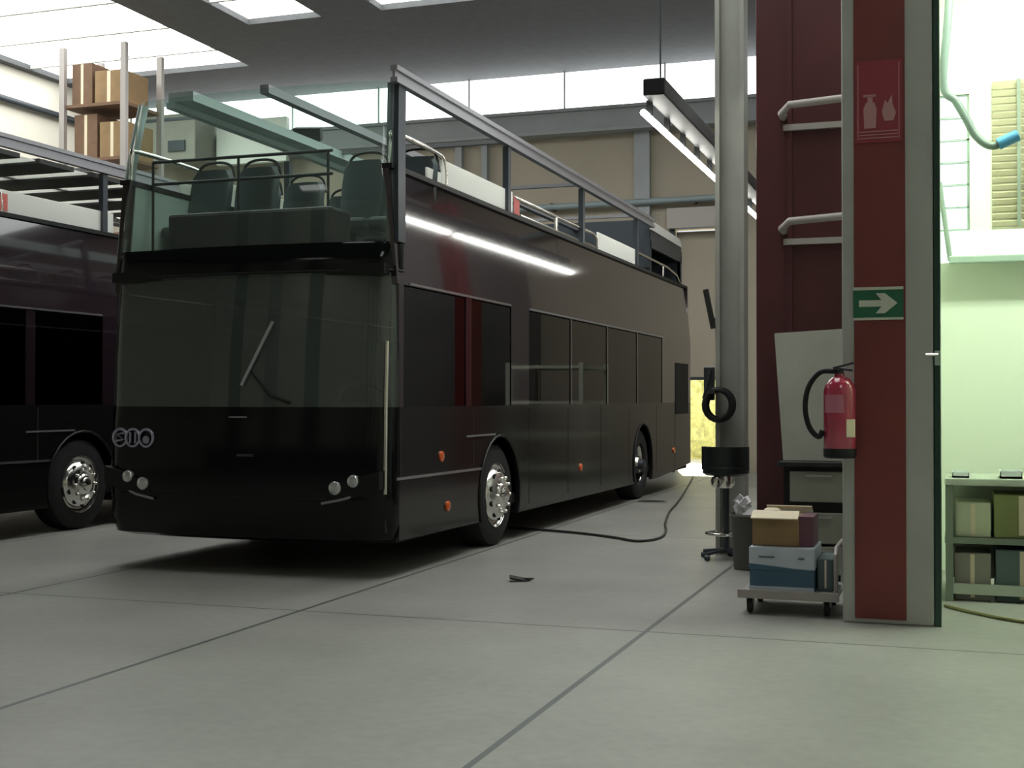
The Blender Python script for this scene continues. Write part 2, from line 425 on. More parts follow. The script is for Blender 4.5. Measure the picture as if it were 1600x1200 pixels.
def make_wheel(root, cx, cy, side, twin=False):
    s = 1 if side == 'R' else -1
    ax = lambda prof: [(r, s * h) for r, h in prof]
    ty = MB().lathe(ax([(.29, -.30), (.42, -.31), (.475, -.27), (.48, -.2), (.48, -.1), (.475, -.03), (.42, 0), (.30, -.01), (.285, -.05)]), (cx, cy, WR), 'X', 40, False).build('wheel', M['rubber'], root)
    if twin: pr = [(.30, -.02), (.285, -.05), (.25, -.14), (.16, -.16), (.13, -.08), (.11, -.02), (.0, -.015)]
    else: pr = [(.305, -.005), (.29, -.03), (.262, -.035), (.245, .0), (.2, .045), (.15, .055), (.12, .03), (.11, .06), (.09, .075), (.0, .078)]
    rim = MB().lathe(ax(pr), (cx, cy, WR), 'X', 40, False).build('rim', M['rim'], ty)
    nuts = MB()
    for k in range(10):
        a = 2 * PI * k / 10
        nuts.lathe([(.017, s * (-.17 if twin else .04)), (.017, s * (-.12 if twin else .075)), (.008, s * (-.11 if twin else .085))], (cx, cy + .165 * math.cos(a), WR + .165 * math.sin(a)), 'X', 8)
    nuts.build('wheel_nuts', M['chrome'], ty)
    holes = MB()
    for k in range(10):
        a = 2 * PI * (k + .5) / 10
        holes.lathe([(.028, s * (-.15 if twin else .012)), (.028, s * (-.145 if twin else .028))], (cx, cy + .218 * math.cos(a), WR + .218 * math.sin(a)), 'X', 12)
    holes.build('hand_holes', M['under'], ty)
    MB().lathe(ax([(.075, -.02 if twin else .06), (.07, .04 if twin else .1), (.04, .06 if twin else .115), (0, .06 if twin else .118)]), (cx, cy, WR), 'X', 24, False).build('hub_cap', M['darksteel' if twin else 'rim'], ty)

def seat_meshes():
    s = MB().box(-.22, .22, -.25, .22, .36, .46); s.box(-.06, .06, -.1, .1, 0, .36)
    b = MB()
    rows = []
    for z, y, hw in ((.44, .17, .20), (.6, .2, .215), (.8, .235, .22), (.95, .27, .215), (1.03, .285, .17)):
        rows.append([(-hw, y - .02, z), (-hw * .7, y + .02, z), (0, y + .035, z), (hw * .7, y + .02, z), (hw, y - .02, z)])
    b.grid(rows)
    h = MB().tube([(-.2, .29, .93), (-.17, .3, 1.05), (-.08, .3, 1.1), (.08, .3, 1.1), (.17, .3, 1.05), (.2, .29, .93)], .013, 8, sub=4)
    return s, b, h

def make_bus(loc, label, second=False):
    B = thing('tour_bus', label, 'bus', loc, 'open top double decker buses')
    # --- lower shell
    fas = MB().grid([plan(*a, .28) for a in ((.27, .1, .1, .12), (.30, .03, .03, .03), (.42, 0, 0, 0), (.8, 0, 0, -.01), (1.2, 0, 0, 0), (1.33, 0, 0, .015))])
    body = fas.build('front_fascia', M['black'], B)
    MB().tube([(p[0], p[1] - .012, p[2]) for p in plan(.62, .0, .0, .0, .28)[9:-9]], .006, 6).build('bumper_seam', M['plastic'], body)
    for sx, nm in ((0, 'R'), (-W, 'L')):
        ol = [(.28, .22 if False else .29), (.28, 1.33), (L, 1.33), (L, .3), (9.6, .24)]
        ol = [(.28, 1.33), (.28, .29)] + arch(WY[0], .57, .27) + arch(WY[1], .57, .24) + [(9.6, .24), (L, .34), (L, 1.33)]
        sk = side_sheet(ol, sx, .04).build('side_skirt', M['skirt'], B)
        for y in WY:
            lip = MB().tube([(sx + (.004 if nm == 'R' else -.004), a, b) for a, b in arch(y, .565, .27)], .012, 6)
            lip.build('arch_lip', M['plastic'], sk)
        out = .006 if nm == 'R' else -.006
        for y in (.3, 1.9, 3.5, 4.9, 6.3, 7.75, 9.4, 10.7):
            MB().box(sx + out * .3, sx - out, y - .006, y + .006, .75 if y < 3 else .33, 1.3).build('panel_seam', M['under'], sk)
        MB().obox((sx, 1.16, .765), (.022, 1.86, .022), rx=-.008).build('skirt_trim', M['trim'], B)
        MB().obox((sx, 3.05 - .95, 1.06), (.016, .75, .016), rx=-.0).build('arch_trim', M['rail'], B)
        for y, z in ((1.14, .91), (1.28, .48), (5.4, .6), (10.6, .6)):
            am = MB().lathe([(.045, -.012), (.045, .012), (.03, .02), (0, .021)], (sx, y, z), 'X', 16).build('side_marker', M['amber'], B)
        # window band: pillars and glass
        for a, b in ((.27, .36), (1.72, 1.86), (2.95, 3.5), (5.0, 5.06), (6.6, 6.66), (8.2, 8.26), (9.8, L)):
            MB().box(sx, sx + (-.05 if nm == 'R' else .05), a, b, 1.33, 2.3).build('window_pillar', M['maroon'], B)
        MB().box(sx + .012, sx - .008, 10.75, 11.7, 1.15, 1.95).build('engine_grille', M['under'], B)
        for a, b in ((.36, 1.72), (1.86, 2.95), (3.5, 5.0), (5.06, 6.6), (6.66, 8.2), (8.26, 9.8)):
            xx = sx - (.012 if nm == 'R' else -.012)
            MB().box(xx - .004, xx + .004, a, b, 1.33, 2.28).build('side_window', M['sideglass'], B)
        MB().obox((sx, 1.7, 2.305), (.02, 2.46, .018)).build('window_trim', M['trim'], B)
        MB().obox((sx, 6.72, 2.305), (.018, 6.4, .016)).build('window_trim', M['rail'], B)
        # upper flank, leaning in a little
        up = side_sheet([(.24, 2.29), (L, 2.29), (L, 3.2), (.24, 3.2)], sx, .05, .084, 2.29).build('upper_flank', M['maroon'], B)
        tx = sx - (.078 if nm == 'R' else -.078)
        MB().obox((tx - (.02 if nm == 'R' else -.02), (L + .24) / 2, 3.215), (.1, L - .24, .04)).build('deck_coping', M['plastic'], up)
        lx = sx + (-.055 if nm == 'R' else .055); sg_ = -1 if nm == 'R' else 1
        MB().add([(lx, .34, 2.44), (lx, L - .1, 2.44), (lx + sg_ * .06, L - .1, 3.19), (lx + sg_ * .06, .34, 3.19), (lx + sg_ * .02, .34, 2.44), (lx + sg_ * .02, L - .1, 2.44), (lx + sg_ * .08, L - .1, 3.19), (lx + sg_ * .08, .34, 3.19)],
                 [(0, 1, 2, 3), (7, 6, 5, 4), (0, 4, 5, 1), (1, 5, 6, 2), (2, 6, 7, 3), (3, 7, 4, 0)]).build('inner_sheen_panel', M['sheen_panel'], up)  # added pale panel imitating reflections in the upper windscreen corner
        # deflector panels, chrome rails
        sgn = -1 if nm == 'R' else 1
        ix = tx + sgn * .02
        for a, b in ((1.38, 3.25), (6.5, 8.57)):
            d = MB().obox((ix, (a + b) / 2, 3.35), (.018, b - a, .23)).build('wind_deflector', M['white'], B, bevel=.006)
            MB().obox((ix, (a + b) / 2, 3.235), (.03, b - a, .02)).build('deflector_foot', M['darksteel'], d)
        MB().obox((ix, 1.2, 3.29), (.02, .3, .1)).build('deflector_end', M['white'], B)
        lg = MB().obox((ix - sgn * .013, 3.36 if not second else 1.46, 3.34), (.004, .17, .17)).build('red_sticker', M['redlogo'], B)
        MB().tube([(ix, .32, 3.23), (ix, .34, 3.45), (ix, .42, 3.5), (ix, 1.25, 3.5), (ix, 1.42, 3.46), (ix, 1.47, 3.34), (ix, 1.47, 3.23)], .021, 10, sub=3).build('grab_rail', M['chrome'], B)
        MB().tube([(ix, 3.3, 3.42), (ix, 6.3, 3.42), (ix, 6.45, 3.38), (ix, 6.48, 3.23)], .021, 10).build('grab_rail', M['chrome'], B)
        MB().tube([(ix, 4.75, 3.23), (ix, 4.75, 3.42)], .02, 10).build('rail_stanchion', M['chrome'], B)
        MB().tube([(ix, 3.5, 3.26), (ix, 6.4, 3.26)], .018, 8).build('low_rail', M['chrome'], B)
        MB().tube([(ix, 8.6, 3.44), (ix, 10.6, 3.42), (ix, 11.3, 3.36), (ix, 11.6, 3.23)], .021, 10).build('grab_rail', M['chrome'], B)
        MB().tube([(ix, 10.3, 3.23), (ix, 10.3, 3.43)], .02, 10).build('rail_stanchion', M['chrome'], B)
    for x, s in ((0, 'R'), (-W, 'L')):
        for k, y in enumerate(WY): make_wheel(B, x - (.03 if s == 'R' else -.03), y, s, k == 1)
    # floors and rear
    fl = MB().box(-.05, -W + .05, .12, L - .02, .36, .46)
    for a, b in ((.35, 1.98), (3.25, 7.9), (9.2, L - .05)): fl.box(-.06, -W + .06, a, b, .26, .36)
    fl.box(-.5, -W + .5, 1.98, 9.3, .26, .36)
    fl.build('underbody', M['under'], B)
    MB().box(-.06, -W + .06, .12, L - .04, 2.36, 2.44).build('upper_deck', M['plastic'], B)
    MB().box(-.04, -W + .04, L - .05, L, .34, 3.22).build('rear_panel', M['maroon'], B)
    # lower windscreen, brow, lamps
    MB().grid([plan(*a, .28) for a in ((1.33, .0, .0, .016), (1.7, .0, .0, .03), (2.1, .005, .005, .055), (2.40, .01, .01, .085))]).build('windscreen', M['windscreen'], B)
    MB().grid([plan(*a, .28) for a in ((2.395, .0, .0, .075), (2.44, .0, .0, .07), (2.58, .005, .005, .09), (2.62, .01, .01, .11))]).build('brow_band', M['black'], B)
    MB().tube([(p[0], p[1] - .004, p[2]) for p in plan(1.335, 0, 0, .012, .28)], .012, 8).build('windscreen_gasket', M['rail'], B)
    MB().tube([(p[0], p[1] - .004, p[2]) for p in plan(2.395, 0, 0, .08, .28)[1:-1]], .01, 8).build('windscreen_gasket', M['plastic'], B)
    # added chrome strip for the bright streak up the driver's corner
    cp = [plan(z, 0, 0, d, .28)[5] for z, d in ((.66, 0), (.8, 0), (1.33, .01), (1.84, .035))]
    MB().tube([(x + .006, y - .006, z) for x, y, z in cp], .017, 10).build('corner_strip', M['chrome'], B)
    # wiper
    wp = MB().tube([(-.82, .02, 1.36), (-.99, .02, 1.42), (-1.17, .03, 1.62)], .012, 8).build('wiper', M['plastic'], B)
    MB().tube([(-1.24, .005, 1.5), (-.97, .02, 2.0)], .014, 6).build('wiper_blade', M['rail'], wp)
    # inside: dash, wheel, seat, barrier
    MB().box(-.12, -W + .12, .32, .75, .46, 1.28).build('dashboard', M['plastic'], B, bevel=.05)
    sw = MB(); c = Vector((-.62, .95, 1.35))
    ring = [c + Vector((.23 * math.cos(2 * PI * k / 24), .23 * .82 * math.sin(2 * PI * k / 24) * -.6, .23 * math.sin(2 * PI * k / 24) * .8)) for k in range(24)]
    sw.tube(ring, .016, 8, True); sw.tube([c + Vector((-.22, 0, 0)), c + Vector((.22, 0, 0))], .014, 6); sw.tube([c, c + Vector((0, -.25, -.3))], .025, 8)
    sw.build('steering_wheel', M['plastic'], B)
    ds = MB().box(-.87, -.4, 1.3, 1.75, .8, .95).box(-.75, -.5, 1.4, 1.65, .46, .8).build('driver_seat', M['seat'], B, bevel=.03)
    MB().obox((-.63, 1.82, 1.35), (.46, .12, .85), rx=-.12).build('seat_back', M['seat'], ds, bevel=.04)
    # lamps
    for s in (1, -1):
        cx = -W / 2
        def fx(x): return cx + s * (x + W / 2)
        hl = MB()
        hl.prism([(fx(-.06), .84), (fx(-.30), .78), (fx(-.47), .70), (fx(-.52), .62), (fx(-.4), .60), (fx(-.06), .70)], 'Y', .03, .2).build('headlight', M['plastic'], B)
        for x, z, rr, y in ((-.43, .705, .052, .02), (-.28, .76, .05, .03)):
            MB().lathe([(rr, y + .06), (rr, y), (rr * .8, y - .012), (0, y - .02)], (fx(x), 0, z), 'Y', 20).build('lamp_lens', M['lamp'], bpy.data.objects[hl_last(B)])
        MB().tube([(fx(-.54), .018, .585), (fx(-.36), .025, .62), (fx(-.17), .07, .685)], .011, 8).build('lamp_trim', M['rail'], B)
    # emblem: three round marks on the right of the nose
    em = MB()
    for k, x in enumerate((-W + .185, -W + .32, -W + .46)):
        y = .03 if k < 2 else .015
        yy = .08 * ((x + 1.30) / 1.10) ** 2 - .016
        ring = [(x + .066 * math.cos(2 * PI * i / 24), yy, 1.075 + .07 * math.sin(2 * PI * i / 24)) for i in range(24)]
        e = MB().tube(ring, .011, 8, True)
        if k == 0: e.tube([(x + .04, yy, 1.115), (x - .03, yy, 1.10), (x + .03, yy, 1.06), (x - .05, yy, 1.045)], .011, 6)
        if k == 1: e.tube([(x + .025, yy, 1.12), (x + .025, yy, 1.03)], .01, 6); e.tube([(x - .025, yy, 1.12), (x - .025, yy, 1.03)], .01, 6)
        if k == 2: e.lathe([(.032, yy - .006), (.032, yy + .006)], (x, 0, 1.06), 'Y', 16)
        e.build('emblem', M['emblem'], B)
    MB().obox((-1.26, -.016, 1.25), (.16, .008, .012)).build('nose_badge', M['rail'], B)
    MB().obox((-1.19, -.02, .95), (.15, .006, .02)).build('plate_holder', M['darksteel'], B)
    # --- upper deck front
    LV = [(2.62, .0, .0, .10), (3.0, .012, .02, .12), (3.45, .03, .06, .16), (3.9, .05, .12, .22)]
    MB().grid([plan(*a, .28) for a in LV]).build('upper_windscreen', M['upglass'], B)
    # end pillars and top hoop follow the glass
    pr = MB(); 
    for i in range(len(LV) - 1):
        a, b = LV[i], LV[i + 1]
        pa, pb = plan(*a, .28), plan(*b, .28)
        pr.add([(pa[0][0] - .10, pa[0][1] - .12, a[0]), (pa[0][0], pa[0][1] - .12, a[0]), (pa[0][0], pa[0][1] + .02, a[0]), (pa[0][0] - .10, pa[0][1] + .02, a[0]),
                (pb[0][0] - .10, pb[0][1] - .12, b[0]), (pb[0][0], pb[0][1] - .12, b[0]), (pb[0][0], pb[0][1] + .02, b[0]), (pb[0][0] - .10, pb[0][1] + .02, b[0])],
               [(0, 1, 5, 4), (1, 2, 6, 5), (2, 3, 7, 6), (3, 0, 4, 7), (3, 2, 1, 0), (4, 5, 6, 7)])
    pr.build('windscreen_pillar', M['darksteel'], B)
    pl = MB()
    pts = [plan(*a, .28)[-3] for a in LV]; pl.tube(pts, .045, 10, sub=3)
    pl.build('windscreen_pillar', M['palegreen'], B)
    MB().tube(plan(3.9, .05, .12, .22, .28), .045, 8).build('windscreen_hoop', M['darksteel'], B)
    # dash shelf and guard bars inside the upper deck
    MB().box(-.58, -W + .5, .26, .62, 2.44, 2.93).build('upper_dash', M['plastic'], B, bevel=.03)
    gb = MB()
    for z in (3.43, 3.24): gb.tube([(-.72, .55, z), (-W + .16, .55, z)], .014, 8)
    for x in (-.76, -1.6, -W + .16): gb.tube([(x, .55, 2.44), (x, .55, 3.43)], .012, 8)
    gb.build('guard_bars', M['plastic'], B)
    # roof rails, posts
    zr = 3.9
    for x, m in ((-.06, 'rail'),):
        a = MB().box(x - .03, x + .03, .3, 9.45, zr + .075, zr + .115).box(x - .03, x + .03, .3, 9.45, zr - .02, zr + .02).box(x - .012, x + .012, .3, 9.45, zr + .02, zr + .075)
        a.build('roof_rail', M[m], B)
    MB().box(-2.12, -1.88, .3, 9.45, zr - .03, zr + .05).box(-2.14, -2.06, .3, 9.45, zr - .08, zr - .03).build('roof_rail', M['palegreen'], B)
    MB().box(-1.25, -1.17, .3, 9.45, zr - .02, zr + .05).build('roof_rail', M['rail'], B)
    for y in (3.06, 5.75, 8.5):
        for x in (-.085, -W + .085):
            MB().box(x - .03, x + .03, y - .04, y + .04, 3.23, zr - .02).build('roof_post', M['darksteel'], B)
        MB().box(-.06, -W + .1, y - .03, y + .03, zr + .02, zr + .06).build('roof_crossbar', M['rail'], B)
    if not second:
        fl_ = MB().obox((-2.2, 2.9, zr + .22), (.28, .16, .14), rx=.3, rz=.3).box(-2.17, -2.13, 2.88, 2.92, zr + .05, zr + .18)
        fl_.build('floodlight', M['plastic'], B, bevel=.01)
        # covered rear of the open deck
        rc = MB().box(-.1, -W + .1, 9.4, 11.7, zr - .12, zr - .04).box(-.09, -.13, 9.4, 11.7, 3.6, zr - .12).box(-W + .09, -W + .13, 9.4, 11.7, 3.23, zr - .12)
        rc.box(-.1, -W + .1, 9.38, 9.44, 3.3, zr + .1).box(-.1, -W + .1, 11.62, 11.7, 3.23, zr - .12)
        rb = rc.build('rear_canopy', M['darksteel'], B)
        for x in (-.12, -W + .12):
            for y in (9.45, 11.65): MB().box(x - .03, x + .03, y - .03, y + .03, 3.23, 3.7).build('canopy_post', M['darksteel'], rb)
        MB().prism([(9.45, zr - .04), (9.6, zr + .09), (11.5, zr + .06), (11.7, zr - .06)], 'X', -.08, -W + .08).build('canopy_roof', M['whitepaint'], rb)
    else:
        cv = MB(); wv = MB()
        for k in range(13):
            y = .45 + k * .85
            cv.box(-.2, -W + .1, y, y + .56, zr - .05, zr - .0)
            wv.box(-.25, -W + .15, y + .56, y + .85, zr - .03, zr - .015)
        c_ = cv.build('roof_canopy', M['canopy'], B)
        wv.build('canopy_strips', M['white'], c_)
    # seats on the open deck (both sides of the gangway)
    if not second:
        s, b, h = seat_meshes(); proto = None
        for k in range(9):
            for x in ((-2.27, -1.80, -.74, -.28) if k == 0 else (-2.27, -1.80, -.86)):
                if proto is None:
                    so = s.build('seat', M['seat'], B, bevel=.03); bo = b.build('backrest', M['seat'], so, solid=.05); ho = h.build('grab_handle', M['plastic'], so)
                    proto = (so, bo, ho)
                else:
                    so = proto[0].copy(); COL.objects.link(so); so.parent = B
                    for q in proto[1:]:
                        c2 = q.copy(); COL.objects.link(c2); c2.parent = so
                so.location = (x, .98 + k * .86, 2.44)
    return B

def hl_last(B):
    return [o.name for o in B.children if o.name.startswith('headlight')][-1]

bus = make_bus((-4.08, 8.86, 0), 'black open top double decker bus in front, chrome rails and grey seats above')
bus_two = make_bus((-8.8, 8.83, 0), 'black double decker bus at the left edge under a slatted canopy', True)

# ------------------------------------------------------------------ right side: column, signs, extinguisher
CY = 8.26
c = MB().box(-.66, -.115, CY, CY + .5, 0, ZR)
struct(c.build('column', M['column'], bevel=.012))
struct(MB().box(-.585, -.278, CY - .008, CY - .0005, .03, ZR).build('trim_3', M['red']))
edge = struct(MB().box(-.11, -.075, CY + .0, CY + .5, 0, 5.0).build('trim_4', M['darkgreen']))
def plate(x0, x1, z0, z1, y, t=.004): return MB().box(x0, x1, y - t, y, z0, z1)
ys = CY - .009
sg = thing('exit_arrow_sign', 'green sign with a white arrow pointing right on the red column', 'sign', (-.44, ys, 1.89)); P = Part(sg)
P(plate(-.59, -.29, 1.885, 2.09, ys), 'plate', M['signgreen'])
P(plate(-.59, -.29, 2.072, 2.09, ys - .004, .002).box(-.59, -.29, ys - .006, ys - .004, 1.885, 1.9), 'border', M['signwhite'])
ar = MB().prism([(-.555, 1.968), (-.555, 2.008), (-.42, 2.008), (-.455, 2.05), (-.40, 2.05), (-.325, 1.988), (-.40, 1.926), (-.455, 1.926), (-.42, 1.968)], 'Y', ys - .007, ys - .004)
P(ar, 'arrow', M['signwhite'])
fs = thing('fire_equipment_sign', 'red sign with pale pictograms high on the red column', 'sign', (-.44, ys, 3.0)); P = Part(fs)
P(plate(-.575, -.295, 2.99, 3.5, ys), 'plate', M['signred'])
pic = MB(); y1, y2 = ys - .007, ys - .004
pic.prism([(-.52, 3.08), (-.45, 3.08), (-.445, 3.2), (-.46, 3.24), (-.51, 3.24), (-.525, 3.2)], 'Y', y1, y2)
pic.box(-.5, -.47, y1, y2, 3.24, 3.28); pic.box(-.525, -.45, y1, y2, 3.275, 3.29)
P(pic, 'extinguisher_pictogram', M['signpink'])
pic = MB().prism([(-.40, 3.12), (-.345, 3.12), (-.33, 3.17), (-.35, 3.22), (-.355, 3.28), (-.38, 3.23), (-.395, 3.25), (-.415, 3.18)], 'Y', y1, y2)
P(pic, 'flame_pictogram', M['signpink'])
ln = MB()
for z in (3.015, 3.035, 3.055): ln.box(-.55, -.32, y1, y2, z, z + .006)
ln.box(-.56, -.555, y1, y2, 3.01, 3.48).box(-.315, -.31, y1, y2, 3.01, 3.48)
P(ln, 'frame_lines', M['signpink'])

ex = thing('fire_extinguisher', 'red fire extinguisher with black hose hung on the left of the column', 'extinguisher', (-.665, 8.14, 1.03)); P = Part(ex)
ec = (-.665, 8.14, 0)
P(MB().lathe([(.0, 1.06), (.085, 1.06), (.097, 1.075), (.097, 1.44), (.09, 1.48), (.06, 1.52), (.03, 1.535), (.03, 1.55), (0, 1.55)], ec, 'Z', 32, False), 'cylinder', M['extred'])
P(MB().lathe([(.09, 1.03), (.1, 1.04), (.1, 1.085), (.098, 1.09)], ec, 'Z', 32), 'foot_ring', M['plastic'])
va = MB().lathe([(.025, 1.545), (.025, 1.585)], ec, 'Z', 12); va.obox((-.64, 8.12, 1.60), (.13, .03, .012), ry=-.25); va.obox((-.64, 8.12, 1.575), (.11, .028, .012), ry=.1)
P(va, 'valve', M['darksteel'])
P(MB().tube([(-.69, 8.13, 1.565), (-.78, 8.12, 1.56), (-.85, 8.11, 1.47), (-.87, 8.1, 1.34), (-.845, 8.1, 1.22), (-.79, 8.1, 1.16), (-.765, 8.1, 1.2)], .017, 10, sub=5), 'hose', M['plastic'])
lb = MB(); rows = []
for z in (1.27, 1.16): rows.append([(-.665 + .0985 * math.cos(a), 8.14 + .0985 * math.sin(a), z) for a in [math.radians(-62 + 9 * i) for i in range(6)]])
P(lb.grid(rows), 'paper_label', M['label'])
rows = []
for z in (1.42, 1.31): rows.append([(-.665 + .0982 * math.cos(a), 8.14 + .0982 * math.sin(a), z) for a in [math.radians(-150 + 10 * i) for i in range(9)]])
P(MB().grid(rows), 'printed_band', M['labelpink'])
P(MB().box(-.69, -.62, 8.2, CY - .001, 1.38, 1.42), 'wall_bracket', M['darksteel'])

# dark red steel panel, tubes across it
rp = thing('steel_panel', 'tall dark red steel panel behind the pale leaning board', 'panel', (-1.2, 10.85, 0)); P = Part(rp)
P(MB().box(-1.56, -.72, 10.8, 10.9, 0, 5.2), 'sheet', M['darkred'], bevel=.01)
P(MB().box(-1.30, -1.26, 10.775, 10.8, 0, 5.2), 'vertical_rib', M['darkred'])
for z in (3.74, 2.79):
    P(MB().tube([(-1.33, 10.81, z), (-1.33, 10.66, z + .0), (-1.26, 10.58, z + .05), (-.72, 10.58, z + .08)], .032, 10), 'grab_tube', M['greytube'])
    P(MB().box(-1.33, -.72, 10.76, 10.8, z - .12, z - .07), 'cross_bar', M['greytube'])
# grey building post with fittings
gp = struct(MB().box(-2.02, -1.98, 11.45, 11.68, 0, ZR).box(-1.80, -1.76, 11.45, 11.68, 0, ZR).box(-1.98, -1.80, 11.55, 11.58, 0, ZR).build('column.001', M['greypost']))
hr = thing('hose_coil', 'black coiled hose hung on the grey post above the work stool', 'hose', (-1.98, 11.4, 1.2)); P = Part(hr)
coil = MB()
for k in range(5):
    rr = .13 + .012 * (k % 2); yy = 11.42 - .035 * k
    coil.tube([(-1.97 + .9 * rr * math.cos(2 * PI * i / 20), yy + .01 * math.sin(i), 1.34 + rr * math.sin(2 * PI * i / 20)) for i in range(20)], .02, 8, True)
P(coil, 'coil', M['plastic'])
P(MB().box(-2.12, -2.03, 11.42, 11.5, 1.38, 1.68), 'valve_box', M['darksteel'], bevel=.01)
P(MB().box(-2.05, -1.99, 11.25, 11.45, 1.44, 1.48), 'hook', M['darksteel'])
P(MB().tube([(-2.05, 11.4, 1.65), (-2.08, 11.35, 1.5), (-2.1, 11.3, 1.4)], .012, 6), 'tail', M['plastic'])
br = tag(MB().obox((-2.07, 11.45, 2.2), (.045, .05, .36), ry=-.2).box(-2.06, -2.02, 11.44, 11.5, 2.05, 2.12).build('support_bracket', M['cable'], origin=(-2.07, 11.45, 2.05)), 'dark slanted bracket fixed to the grey post at head height', 'bracket')

# work stool
st = thing('work_stool', 'black work stool with chrome foot ring in front of the grey post', 'stool', (-1.87, 11.15, 0)); P = Part(st)
sx, sy = -1.87, 11.12
P(MB().lathe([(0, .73), (.17, .73), (.2, .75), (.2, .8), (.17, .82), (0, .82)], (sx, sy, 0), 'Z', 28, False), 'seat', M['blackthing'])
rows = []
for z, y in ((.78, .2), (.88, .22), (.98, .22)): rows.append([(sx + .21 * math.sin(a), sy - .0 - (y - .02) * math.cos(a), z) for a in [math.radians(-80 + 16 * i) for i in range(11)]])
P(MB().grid(rows), 'backrest', M['blackthing'], solid=.045)
P(MB().lathe([(.05, .62), (.075, .66), (.075, .73)], (sx, sy, 0), 'Z', 20).lathe([(0, .62), (.04, .64), (.052, .68), (.04, .72), (0, .735)], (sx - .06, sy - .13, 0), 'Z', 16, False), 'tilt_mechanism', M['chrome'])
P(MB().tube([(sx, sy, .06), (sx, sy, .64)], .028, 12), 'gas_column', M['darksteel'])
fr_ = MB().tube([(sx + .17 * math.cos(2 * PI * i / 28), sy + .17 * math.sin(2 * PI * i / 28), .225) for i in range(28)], .013, 8, True)
for a in (0, 2.1, 4.2): fr_.tube([(sx, sy, .225), (sx + .17 * math.cos(a), sy + .17 * math.sin(a), .225)], .009, 6)
P(fr_, 'foot_ring', M['chrome'])
for k in range(5):
    a = 2 * PI * k / 5 + .3; e = (sx + .22 * math.cos(a), sy + .22 * math.sin(a))
    P(MB().tube([(sx, sy, .09), (*e, .06)], .016, 8).lathe([(.022, -.022), (.028, 0), (.022, .022)], (*e, .028), 'X', 12), 'base_leg', M['darksteel'])
# waste bin with paper
bn = thing('waste_bin', 'dark grey waste bin between the stool and the red panel', 'bin', (-1.58, 10.95 - .45, 0)); P = Part(bn)
bx, by = -1.60, 10.55
P(MB().lathe([(0, .005), (.11, .005), (.135, .44), (.142, .45), (.128, .45), (.105, .03), (0, .03)], (bx, by, 0), 'Z', 24, False), 'tub', M['bark'])
P(MB().lathe([(.143, .425), (.15, .44), (.143, .455)], (bx, by, 0), 'Z', 24, False), 'rolled_rim', M['bark'])
pm = MB()
for k in range(9):
    a = random.uniform(0, 6.28); q = random.uniform(0, .07)
    pm.obox((bx - .02 + q * math.cos(a), by + q * math.sin(a), .47 + random.uniform(-.02, .09)), (.10, .012, .09), random.uniform(-1, 1), random.uniform(-1, 1), random.uniform(0, 3))
tag(pm.build('crumpled_paper', M['paper'], origin=(bx, by, .44)), 'crumpled white paper sticking out of the grey waste bin', 'paper')

# pale cabinet with the leaning board
cb = thing('tool_cabinet', 'pale drawer cabinet with a black top left of the column', 'cabinet', (-1.02, 10.0, 0)); P = Part(cb)
P(MB().box(-1.22, -.72, 9.85, 10.4, .06, .88), 'body', M['plastic'])
for k, (a, b) in enumerate(((.62, .85), (.31, .54), (.08, .29))):
    d = P(MB().box(-1.17, -.74, 9.81, 9.85, a, b), 'drawer', M['board'], bevel=.008)
    P(MB().box(-1.05, -.86, 9.795, 9.81, b - .04, b - .025), 'handle', M['greytube'], parent=d)
P(MB().box(-1.26, -.70, 9.78, 10.42, .885, .92), 'top', M['blackthing'], bevel=.006)
for x in (-1.18, -.76):
    for y in (9.9, 10.34): P(MB().box(x - .03, x + .03, y - .03, y + .03, 0, .06), 'foot', M['plastic'])
lbv = [(-1.235, .925), (-.76, .925), (-.76, 1.945), (-1.345, 1.915)]
bd = MB(); lo, hi = 9.95, 10.3
bd.add([(x, lo + (hi - lo) * (z - .92) / 1.0, z) for x, z in lbv] + [(x, lo + .03 + (hi - lo) * (z - .92) / 1.0, z) for x, z in lbv],
       [(0, 1, 2, 3), (7, 6, 5, 4), (0, 4, 5, 1), (1, 5, 6, 2), (2, 6, 7, 3), (3, 7, 4, 0)])
tag(bd.build('leaning_board', M['board'], origin=(-1.03, 9.95, .92)), 'large pale board standing on the black cabinet top, leaning back', 'board')

# platform trolley with crate and carton
tr = thing('platform_trolley', 'low grey platform trolley beside the foot of the red column', 'trolley', (-1.02, 8.65, 0)); P = Part(tr)
P(MB().box(-1.32, -.70, 8.36, 8.98, .115, .15), 'platform', M['steel'], bevel=.008)
P(MB().box(-1.33, -.69, 8.345, 8.37, .105, .16), 'edge_rail', M['greytube'])
for x in (-1.26, -.77):
    for y in (8.44, 8.9):
        cs = P(MB().box(x - .025, x + .025, y - .02, y + .02, .06, .115), 'caster', M['steel'])
        P(MB().lathe([(.0, -.016), (.05, -.016), (.055, 0), (.05, .016), (0, .016)], (x, y - .01, .055), 'X', 20, False), 'caster_wheel', M['rubber'], parent=cs)
P(MB().tube([(-.715, 8.4, .15), (-.715, 8.4, .4), (-.715, 8.45, .44), (-.715, 8.9, .44), (-.715, 8.95, .4), (-.715, 8.95, .15)], .012, 8), 'push_handle', M['greytube'])
cr = thing('storage_crate', 'pale blue and white crate on the trolley, dark blue lower half', 'crate', (-1.05, 8.65, .151)); P = Part(cr)
P(MB().box(-1.265, -.845, 8.4, 8.85, .29, .435), 'upper_half', M['crate'], bevel=.01)
P(MB().prism([(-1.26, .152), (-.85, .152), (-.85, .288), (-1.26, .288)], 'Y', 8.405, 8.845), 'lower_half', M['crateblue'])
P(MB().prism([(-1.262, .288), (-1.262, .325), (-.848, .288)], 'Y', 8.394, 8.4), 'blue_band', M['crateblue'])
